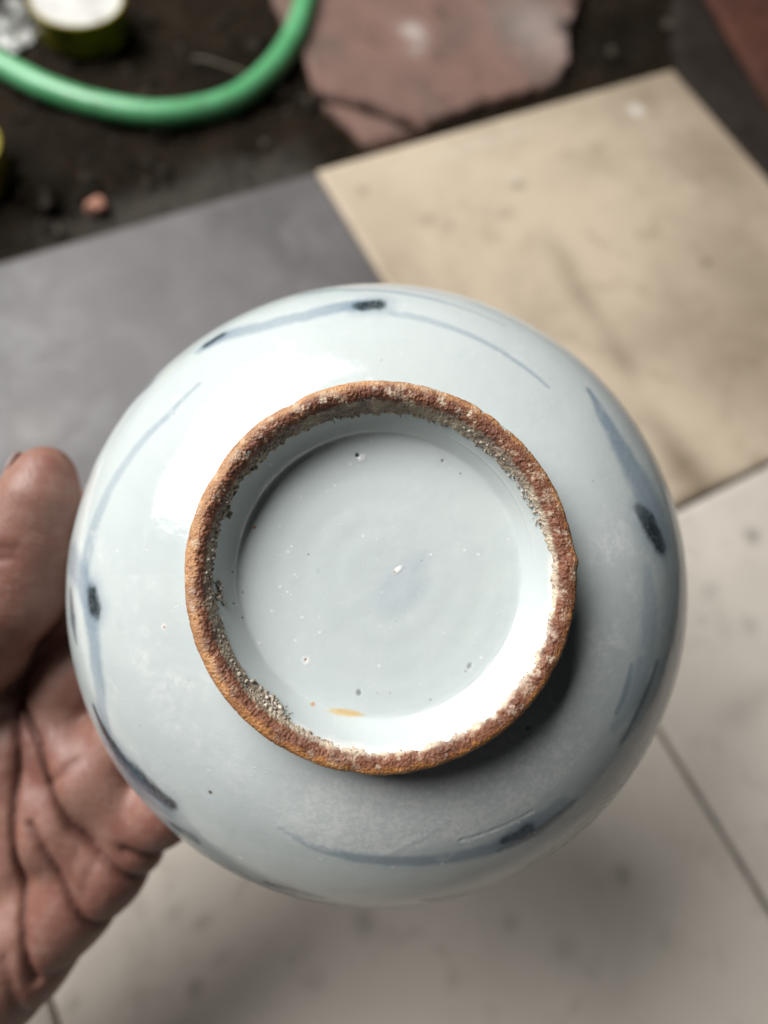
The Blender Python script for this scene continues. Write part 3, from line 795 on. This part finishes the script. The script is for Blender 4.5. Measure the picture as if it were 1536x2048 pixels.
def build_clay():
    ns = 1760
    th1 = np.linspace(0, 2 * np.pi, ns, endpoint=False)
    pr = spline(FOOT, .115)
    a = np.argmax((pr[:, 1] < 5.5)); b = len(pr) - np.argmax(((pr[:, 1] < 6.4) & (pr[:, 0] > 29))[::-1])
    pr = pr[a:b]; n = len(pr)
    T = np.gradient(pr, axis=0); T /= np.linalg.norm(T, axis=1)[:, None]
    r = np.repeat(pr[:, 0], ns); h = np.repeat(pr[:, 1], ns); th = np.tile(th1, n)
    nr = np.repeat(-T[:, 1], ns); nh = np.repeat(T[:, 0], ns)
    P = to_xyz(r, h, th)
    tw = (th + np.pi) % (2 * np.pi) - np.pi; deg = np.degrees(tw) % 360
    inner = (r < 33.8)
    hb = np.interp(deg, [0, 20, 45, 70, 100, 130, 150, 180, 205, 225, 240, 255, 270, 300, 330, 360],
                        [2.0, 2.9, 4.3, 4.4, 4.6, 4.0, 3.4, 3.3, 3.9, 4.2, 2.3, 1.7, 1.3, 1.2, 1.3, 2.0])
    q = np.c_[np.cos(th) * 34, np.sin(th) * 34, np.zeros(len(th))]
    hb = hb + 1.0 * noise(q, .25, 101) + 1.1 * noise(q, .9, 102)
    pres = np.where(inner, sstep(.55, -.35, h - hb + .9 * noise(P, 1.5, 103)), sstep(4.8, 3.6, h + noise(q, .3, 104)))
    lum = np.abs(noise(P, 1.1, 105)); lum2 = noise(P, 2.4, 106); lum3 = noise(P, 5.0, 107)
    rough = np.where(inner, .85, .38) * np.interp(deg, [0, 120, 160, 235, 260, 360], [1, 1.15, 1.2, 1.1, .85, .95])
    off = .22 + rough * (.46 * (.33 - lum) + .16 * lum2 + .05 * lum3 + .30 * noise(P, .55, 108) + .22 * np.maximum(noise(P, .3, 109), 0))
    off = np.maximum(off, -.10)
    off = pres * off + (1 - pres) * -.45
    wob = ring_wobble(th)
    wf = sstep(6.0, 2.0, h)
    # a few chips on the outer edge
    for (dg, wd, dp) in ((50, 3.0, .35), (118, 3.5, .16), (57, 1.6, .25), (3, 2.0, -.35), (262, 2.5, .3), (148, 3.5, .14), (330, 2.0, .25)):
        dd = ((deg - dg + 180) % 360 - 180) / wd
        off -= dp * np.exp(-dd ** 2) * sstep(33.5, 35.2, r) * sstep(3, .8, h)
    P = P + np.c_[nr * np.cos(th), nr * np.sin(th), -nh] * off[:, None]
    P += np.c_[np.cos(th), np.sin(th), np.zeros(len(th))] * (wob * wf * (r > 31.5))[:, None]
    # colours of the bare burnt clay
    orange = np.array((.43, .185, .056)); tan = np.array((.45, .255, .140)); red = np.array((.200, .078, .041)); dark = np.array((.045, .024, .017))
    grey = np.array((.33, .27, .205)); cream = np.array((.70, .60, .47))
    n1 = noise(P, .6, 111); n2 = noise(P, 1.6, 112); n3 = noise(P, .22, 113); n4 = noise(P, 3.5, 114)
    arc = np.where(inner, 33.8 - r + h * .55, -(r - 33.8) - h * .35)      # 0 at the crest, + inward
    k_tan = np.interp(deg, [0, 60, 90, 140, 200, 235, 270, 300, 360], [.2, .5, .65, .8, .6, .1, 0, 0, .2])
    base = orange + (tan - orange) * k_tan[:, None]
    mid = np.interp(deg, [0, 60, 120, 180, 220, 260, 320, 360], [-1.1, -.6, -.4, .35, -.1, -.6, -.8, -1.1])
    w_red = sstep(mid - .55, mid + .45, arc + .9 * n1 + .5 * n2)
    col = base * (1 - w_red[:, None]) + red * w_red[:, None]
    gk = np.interp(deg, [0, 30, 120, 150, 235, 250, 360], [.3, .9, .9, .75, 1, .3, .25])
    inn = np.interp(deg, [0, 60, 100, 140, 180, 230, 260, 300, 360], [1.9, 2.2, 2.3, 2.6, 2.0, 1.9, 1.6, 1.4, 1.9])
    w_in = sstep(inn - .5, inn + .6, arc + .8 * n1 + .6 * n2)
    incol = cream + (grey - cream) * gk[:, None]
    col = col * (1 - w_in[:, None]) + incol * w_in[:, None]
    w_pale = sstep(.22, .42, n1 + .35 * n2) * sstep(-1.8, -.3, arc + 0) * .85 * np.interp(deg, [0, 40, 70, 100, 170, 200, 290, 360], [.7, 1, .8, 1, .9, .3, .5, .7])
    col = col * (1 - w_pale[:, None]) + np.array((.70, .58, .44)) * w_pale[:, None]
    w_dk = sstep(.34, .52, n2 + .4 * n3) * .6 + .6 * sstep(.3, .5, n4) * np.interp(deg, [260, 290, 320, 345], [0, 1, 1, 0])
    col = col * (1 - np.clip(w_dk, 0, 1)[:, None] * .8) + dark * np.clip(w_dk, 0, 1)[:, None] * .8
    # patchy firing: pale crusts, scorched spots, drifting hue
    n5 = noise(P, .38, 115); n6 = noise(P, .85, 116)
    crust = sstep(.16, .34, n5 + .5 * n6 + .35 * n4) * np.interp(deg, [0, 30, 60, 95, 125, 175, 200, 250, 300, 360], [.7, .75, .9, .8, .7, .75, .35, .35, .55, .7])
    col = col * (1 - crust[:, None] * .5) + np.array((.60, .49, .37)) * crust[:, None] * .5
    scorch = sstep(.26, .46, -n6 + .45 * n2 - .2 * n5) * .6 * sstep(-2.2, -.6, arc)
    col = col * (1 - scorch[:, None]) + np.array((.085, .040, .024)) * scorch[:, None]
    hue = sstep(-.35, .35, n3 + .4 * n5)
    col = col * (np.array((.86, .80, .80)) * (1 - hue[:, None]) + np.array((1.05, 1.05, 1.0)) * hue[:, None])
    col *= (1 + .25 * n4 + .3 * n3)[:, None]
    F = lathe_faces(n, ns)
    mesh_obj('foot_ring', P * .001, F, M['clay'], bowl, attrs={'clay': np.clip(col, .004, .9)})['label'] = 'rough unglazed rusty brown foot ring'
    return pr
build_clay()

def build_grit():
    bm = bmesh.new(); bmesh.ops.create_icosphere(bm, subdivisions=1, radius=1)
    V = np.array([v.co for v in bm.verts]); Fc = np.array([[v.index for v in f.verts] for f in bm.faces]); bm.free()
    vs = []; fs = []; n = 0
    def wall_r(h): return np.interp(h, [0.05, .2, .8, 1.9, 3.4, 5, 7, 8.6], [33.8, 33, 32.3, 31.7, 31.1, 30.4, 29.4, 28.4])
    def grain(dg, h, rad):
        nonlocal n
        a = math.radians(dg); rr = wall_r(h) - .05
        P = V * (1 + .4 * rng.normal(size=(len(V), 1)).clip(-1, 1)) * rad * rng.uniform(.7, 1.25, 3)
        c = np.array((rr * math.cos(a), rr * math.sin(a), -h + rad * .25)) - np.array((math.cos(a), math.sin(a), 0)) * rad * .4
        vs.append(P + c); fs.append(Fc + n); n += len(V)
    for _ in range(520): grain(rng.uniform(165, 238), np.clip(2.4 + rng.normal(0, .5), 1.2, 4.0), .10 + min(rng.exponential(.10), .35))
    for _ in range(75): grain(rng.normal(228, 4.5), np.clip(3.5 + rng.normal(0, .8), 1.5, 5.6), .12 + min(rng.exponential(.16), .5))
    for _ in range(40): grain(rng.normal(187, 2), np.clip(5.0 + rng.normal(0, .5), 1.5, 6.2), .12 + min(rng.exponential(.12), .4))
    for _ in range(260): grain(rng.uniform(118, 168), np.clip(2.4 + rng.normal(0, .5), 1.0, 3.8), .10 + min(rng.exponential(.12), .4))
    for _ in range(300): grain(rng.uniform(15, 62), np.clip(3.0 + rng.normal(0, .8), 1.0, 4.8), .09 + min(rng.exponential(.09), .3))
    for _ in range(160): grain(rng.uniform(62, 118), np.clip(4.0 + rng.normal(0, .6), 1.0, 5.2), .08 + min(rng.exponential(.07), .25))
    for _ in range(90): grain(rng.uniform(240, 375), np.clip(1.2 + rng.normal(0, .4), .5, 2.4), .07 + min(rng.exponential(.07), .22))
    for dg, h, rad in ((159, 4.4, .62), (37, 4.4, .42), (226, 4.6, .6), (229, 5.2, .5), (157, 3.3, .5), (140, 3.8, .5), (128, 3.6, .55)): grain(dg, h, rad)
    o = mesh_obj('kiln_sand', np.vstack(vs) * .001, np.vstack(fs), M['grit'], bowl)
    tag(o, 'sandy grains fused to the inside of the foot ring', kind='stuff')
build_grit()

# ------------------------------------------------------------------ the left hand: one continuous skin grown from a smooth distance field (mm)
HO = at_depth(60, 1650, .210)
HAND = Matrix([[CAM_ROT[i, 0], -CAM_ROT[i, 1], -CAM_ROT[i, 2], HO[i]] for i in range(3)] + [[0, 0, 0, 1]])
_ho = np.array([(60 - 768) / FPX * 210, -(1650 - 1024) / FPX * 210, -210])
def H(px, py, d): return np.array([(px - 768) / FPX * d, -(py - 1024) / FPX * d, -d]) - _ho

def build_hand():
    hs = .85
    lo = np.array([-150., -150., -50.]); hi = np.array([100., 135., 34.])
    dims = np.ceil((hi - lo) / hs).astype(int) + 1
    ax = [lo[i] + hs * np.arange(dims[i]) for i in range(3)]
    vol = np.full(dims, 40.0, np.float32)
    def chain(pts, k=6.0):
        nonlocal vol
        pts = [(H(a, b, d), r) for a, b, d, r in pts]
        for (a, ra), (b, rb) in zip(pts[:-1], pts[1:]):
            mn = np.minimum(a - ra, b - rb) - k - 9; mx = np.maximum(a + ra, b + rb) + k + 9
            i0 = np.clip(np.floor((mn - lo) / hs).astype(int), 0, dims); i1 = np.clip(np.ceil((mx - lo) / hs).astype(int) + 1, 0, dims)
            if (i1 <= i0).any(): continue
            sl = tuple(slice(i0[i], i1[i]) for i in range(3))
            X = ax[0][sl[0]][:, None, None].astype(np.float32); Y = ax[1][sl[1]][None, :, None].astype(np.float32); Z = ax[2][sl[2]][None, None, :].astype(np.float32)
            ab = b - a; L = ab @ ab
            t = np.clip(((X - a[0]) * ab[0] + (Y - a[1]) * ab[1] + (Z - a[2]) * ab[2]) / L, 0, 1)
            d = np.sqrt((X - a[0] - t * ab[0]) ** 2 + (Y - a[1] - t * ab[1]) ** 2 + (Z - a[2] - t * ab[2]) ** 2) - (ra + (rb - ra) * t)
            v = vol[sl]
            hh = np.clip(.5 + .5 * (v - d) / k, 0, 1)
            vol[sl] = v * (1 - hh) + d * hh - k * hh * (1 - hh)
    # metacarpals of the palm
    chain([(235, 1705, 212, 11.5), (50, 1870, 216, 13), (-130, 2090, 221, 15)])
    chain([(130, 1610, 213, 12), (-30, 1800, 218, 14), (-180, 2040, 223, 16)])
    chain([(20, 1520, 214, 12.5), (-130, 1730, 219, 14.5), (-250, 1980, 223, 16)])
    chain([(-80, 1420, 220, 12.5), (-230, 1650, 219, 14), (-320, 1920, 223, 16)])
    # wrist and forearm
    chain([(-150, 2120, 221, 17), (-330, 2420, 226, 22), (-480, 2700, 232, 26)], 12)
    chain([(-270, 2010, 222, 17), (-450, 2310, 227, 22), (-600, 2600, 233, 26)], 12)
    # soft pads
    chain([(268, 1650, 209, 10.5), (185, 1550, 208, 11), (105, 1475, 211, 10)], 5)
    chain([(205, 1745, 211, 11), (110, 1650, 210, 11.5), (20, 1560, 212, 11)], 5)
    chain([(140, 1795, 213, 13.5), (10, 1915, 213, 16), (-130, 2080, 217, 17)], 6)
    chain([(-100, 1560, 212, 13), (-230, 1760, 207, 19), (-260, 1930, 212, 19)], 8)
    # fingers reaching under the bowl to carry its rim
    chain([(235, 1705, 212, 10.5), (330, 1612, 207, 9.6), (440, 1480, 207, 8.6), (520, 1380, 203, 8), (575, 1310, 198, 7.2)], 3.5)
    chain([(130, 1610, 213, 11), (250, 1470, 209.5, 10.2), (400, 1300, 209, 9.2), (500, 1190, 204, 8.6), (560, 1120, 198, 7.8)], 3.5)
    chain([(20, 1520, 215, 11.5), (160, 1350, 214.5, 10.4), (330, 1150, 213, 9.5), (430, 1040, 208, 9), (495, 970, 202, 8)], 3.5)
    chain([(-80, 1420, 220, 11.5), (60, 1250, 227, 10.2), (220, 1030, 222, 9.4), (310, 910, 214, 8.8), (365, 840, 208, 7.8)], 3.5)
    # thumb laid along the outside of the wall
    chain([(-260, 1800, 214, 17), (-150, 1470, 208, 14.5), (-60, 1290, 201, 13), (10, 1195, 197, 12.6)], 7)
    chain([(10, 1195, 197, 12.6), (30, 1135, 195.5, 11.6), (56, 1062, 194, 10.6), (80, 990, 193, 9.3), (92, 945, 193.5, 6.8)], 5)
    chain([(52, 1185, 197, 10.0), (68, 1085, 195, 9.6)], 4)
    chain([(-160, 1460, 218, 12), (-30, 1420, 226, 11), (60, 1350, 230, 10), (140, 1320, 231, 9)], 8)
    # creases: the surface sinks along the lines of the palm
    d0 = 202.0
    creases = [
        ([(8, 1400), (40, 1440), (75, 1486), (102, 1568), (143, 1650), (205, 1711), (255, 1762), (305, 1812)], 2.3, 1.0, 1.0, 4.0),
        ([(70, 1640), (92, 1677), (116, 1725), (143, 1786), (172, 1848), (205, 1880), (240, 1895)], 1.7, .95, .7, 4.0),
        ([(5, 1418), (30, 1500), (31, 1623), (34, 1725), (48, 1827), (60, 1905), (70, 1960)], 2.0, 1.0, .9, 4.0),
        ([(104, 1562), (130, 1542), (165, 1512)], .8, .8, .3, 3.0),
        ([(255, 1690), (290, 1712), (330, 1735)], 1.5, 1.0, 1.2, 3.0),
        ([(20, 1900), (35, 1960), (45, 2060)], .8, .9, .6, 3.0),
        ([(200, 1710), (180, 1745), (170, 1790)], .5, .8, .2, 3.0),
        ([(100, 1960), (140, 1965), (190, 1985)], .6, .9, .5, 3.0),
        ([(-20, 1122), (40, 1112), (90, 1108)], .65, .8, .4, 3.0),
        ([(-10, 1096), (40, 1090), (100, 1088)], .5, .7, .2, 3.0),
        ([(-20, 1150), (30, 1140), (70, 1140)], .4, .7, .2, 2.5),
        ([(-30, 1205), (0, 1190), (40, 1178)], .8, .9, .5, 3.5),
    ]
    X = ax[0][:, None]; Y = ax[1][None, :]
    add = np.zeros((dims[0], dims[1]))
    def pdist(pts, X, Y):
        best = np.full(np.broadcast(X, Y).shape, 1e3)
        q = [H(a, b, d0)[:2] for a, b in pts]
        for a, b in zip(q[:-1], q[1:]):
            ab = b - a; t = np.clip(((X - a[0]) * ab[0] + (Y - a[1]) * ab[1]) / (ab @ ab), 0, 1)
            best = np.minimum(best, np.hypot(X - a[0] - t * ab[0], Y - a[1] - t * ab[1]))
        return best
    for pts, A, w, B, W in creases:
        q = pdist(pts, X, Y); add += A * np.exp(-(q / w) ** 2) + B * np.exp(-(q / W) ** 2)
    zf = sstep(-12, 0, ax[2])
    vol += (add[:, :, None] * zf[None, None, :]).astype(np.float32)
    vol[:2] = np.maximum(vol[:2], .5); vol[-2:] = np.maximum(vol[-2:], .5)
    vol[:, :2] = np.maximum(vol[:, :2], .5); vol[:, -2:] = np.maximum(vol[:, -2:], .5)
    vol[:, :, :2] = np.maximum(vol[:, :, :2], .5); vol[:, :, -2:] = np.maximum(vol[:, :, -2:], .5)
    # ---- surface nets
    s = vol < 0
    c8 = [s[a:dims[0]-1+a, b:dims[1]-1+b, c:dims[2]-1+c] for a in (0,1) for b in (0,1) for c in (0,1)]
    cnt = sum(x.astype(np.int8) for x in c8)
    cells = np.argwhere((cnt > 0) & (cnt < 8))
    idm = np.full(cnt.shape, -1, np.int32); idm[tuple(cells.T)] = np.arange(len(cells))
    acc = np.zeros((len(cells), 3)); num = np.zeros(len(cells))
    corners = [(a, b, c) for a in (0,1) for b in (0,1) for c in (0,1)]
    val = {k: vol[cells[:,0]+k[0], cells[:,1]+k[1], cells[:,2]+k[2]].astype(float) for k in corners}
    for k in corners:
        for axis in range(3):
            if k[axis]: continue
            k2 = list(k); k2[axis] = 1; k2 = tuple(k2)
            v0, v1 = val[k], val[k2]; cr = (v0 < 0) != (v1 < 0)
            tt = np.where(cr, v0 / np.where(cr, v0 - v1, 1), 0)
            p = np.tile(np.array(k, float), (len(cells), 1)); p[:, axis] = tt
            acc[cr] += p[cr]; num[cr] += 1
    V = lo + hs * (cells + acc / num[:, None])
    faces = []
    for axis in range(3):
        u, w = [(1, 2), (2, 0), (0, 1)][axis]
        sl0 = [slice(None)] * 3; sl1 = [slice(None)] * 3; sl0[axis] = slice(0, -1); sl1[axis] = slice(1, None)
        a, b = s[tuple(sl0)], s[tuple(sl1)]
        for flip, mask in ((False, a & ~b), (True, ~a & b)):
            e = np.argwhere(mask)
            ok = (e[:, u] > 0) & (e[:, w] > 0) & (e[:, u] < dims[u]-1) & (e[:, w] < dims[w]-1); e = e[ok]
            def cid(du, dw):
                q = e.copy(); q[:, u] -= du; q[:, w] -= dw; return idm[q[:,0], q[:,1], q[:,2]]
            quad = np.stack([cid(1, 1), cid(0, 1), cid(0, 0), cid(1, 0)], -1)
            if flip: quad = quad[:, ::-1]
            faces.append(quad)
    F = np.vstack(faces); F = F[(F >= 0).all(1)]
    # light relaxation of the lattice steps
    nb = np.zeros_like(V); dg = np.zeros(len(V))
    E = np.vstack([F[:, [0, 1]], F[:, [1, 2]], F[:, [2, 3]], F[:, [3, 0]]])
    for it in range(3):
        nb[:] = 0; dg[:] = 0
        for i, j in ((0, 1), (1, 0)):
            np.add.at(nb, E[:, i], V[E[:, j]]); np.add.at(dg, E[:, i], 1)
        V = V * .5 + .5 * nb / np.maximum(dg, 1)[:, None]
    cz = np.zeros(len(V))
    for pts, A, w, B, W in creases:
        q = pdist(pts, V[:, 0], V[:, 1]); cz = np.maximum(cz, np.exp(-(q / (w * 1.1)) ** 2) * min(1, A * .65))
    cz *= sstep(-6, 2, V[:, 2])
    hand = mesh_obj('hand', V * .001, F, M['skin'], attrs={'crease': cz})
    hand.matrix_world = HAND
    md = hand.modifiers.new('smooth', 'SUBSURF'); md.levels = 1; md.render_levels = 1
    tag(hand, 'left hand palm up, its thumb on the left, holding the bowl', 'hand')
    # thumb nail on the side turned away from the bowl
    a = H(60, 1035, 194); b = H(92, 925, 193.5)
    t = (b - a) / np.linalg.norm(b - a)
    nrm = np.array([-.93, .15, -.35]); nrm -= t * (nrm @ t); nrm /= np.linalg.norm(nrm); sd = np.cross(t, nrm)
    cen = H(82, 968, 193.4)
    g = np.linspace(-1, 1, 13); vs = []
    for u in g:
        for v in g:
            wv = .85 * math.sqrt(max(0, 1 - max(0, abs(u) - .35) ** 2 * 1.1))
            ang = v * wv; R = 8.9 - 1.4 * max(0, u) ** 2
            vs.append(cen + t * (u * 6.3) + R * (math.cos(ang) * nrm + math.sin(ang) * sd))
    fs = np.array([[i*13+j, i*13+j+1, (i+1)*13+j+1, (i+1)*13+j] for i in range(12) for j in range(12)])
    nail = mesh_obj('thumbnail', np.array(vs) * .001, fs, M['nail'], hand)
    md = nail.modifiers.new('thickness', 'SOLIDIFY'); md.thickness = .0006; md.offset = 0
build_hand()
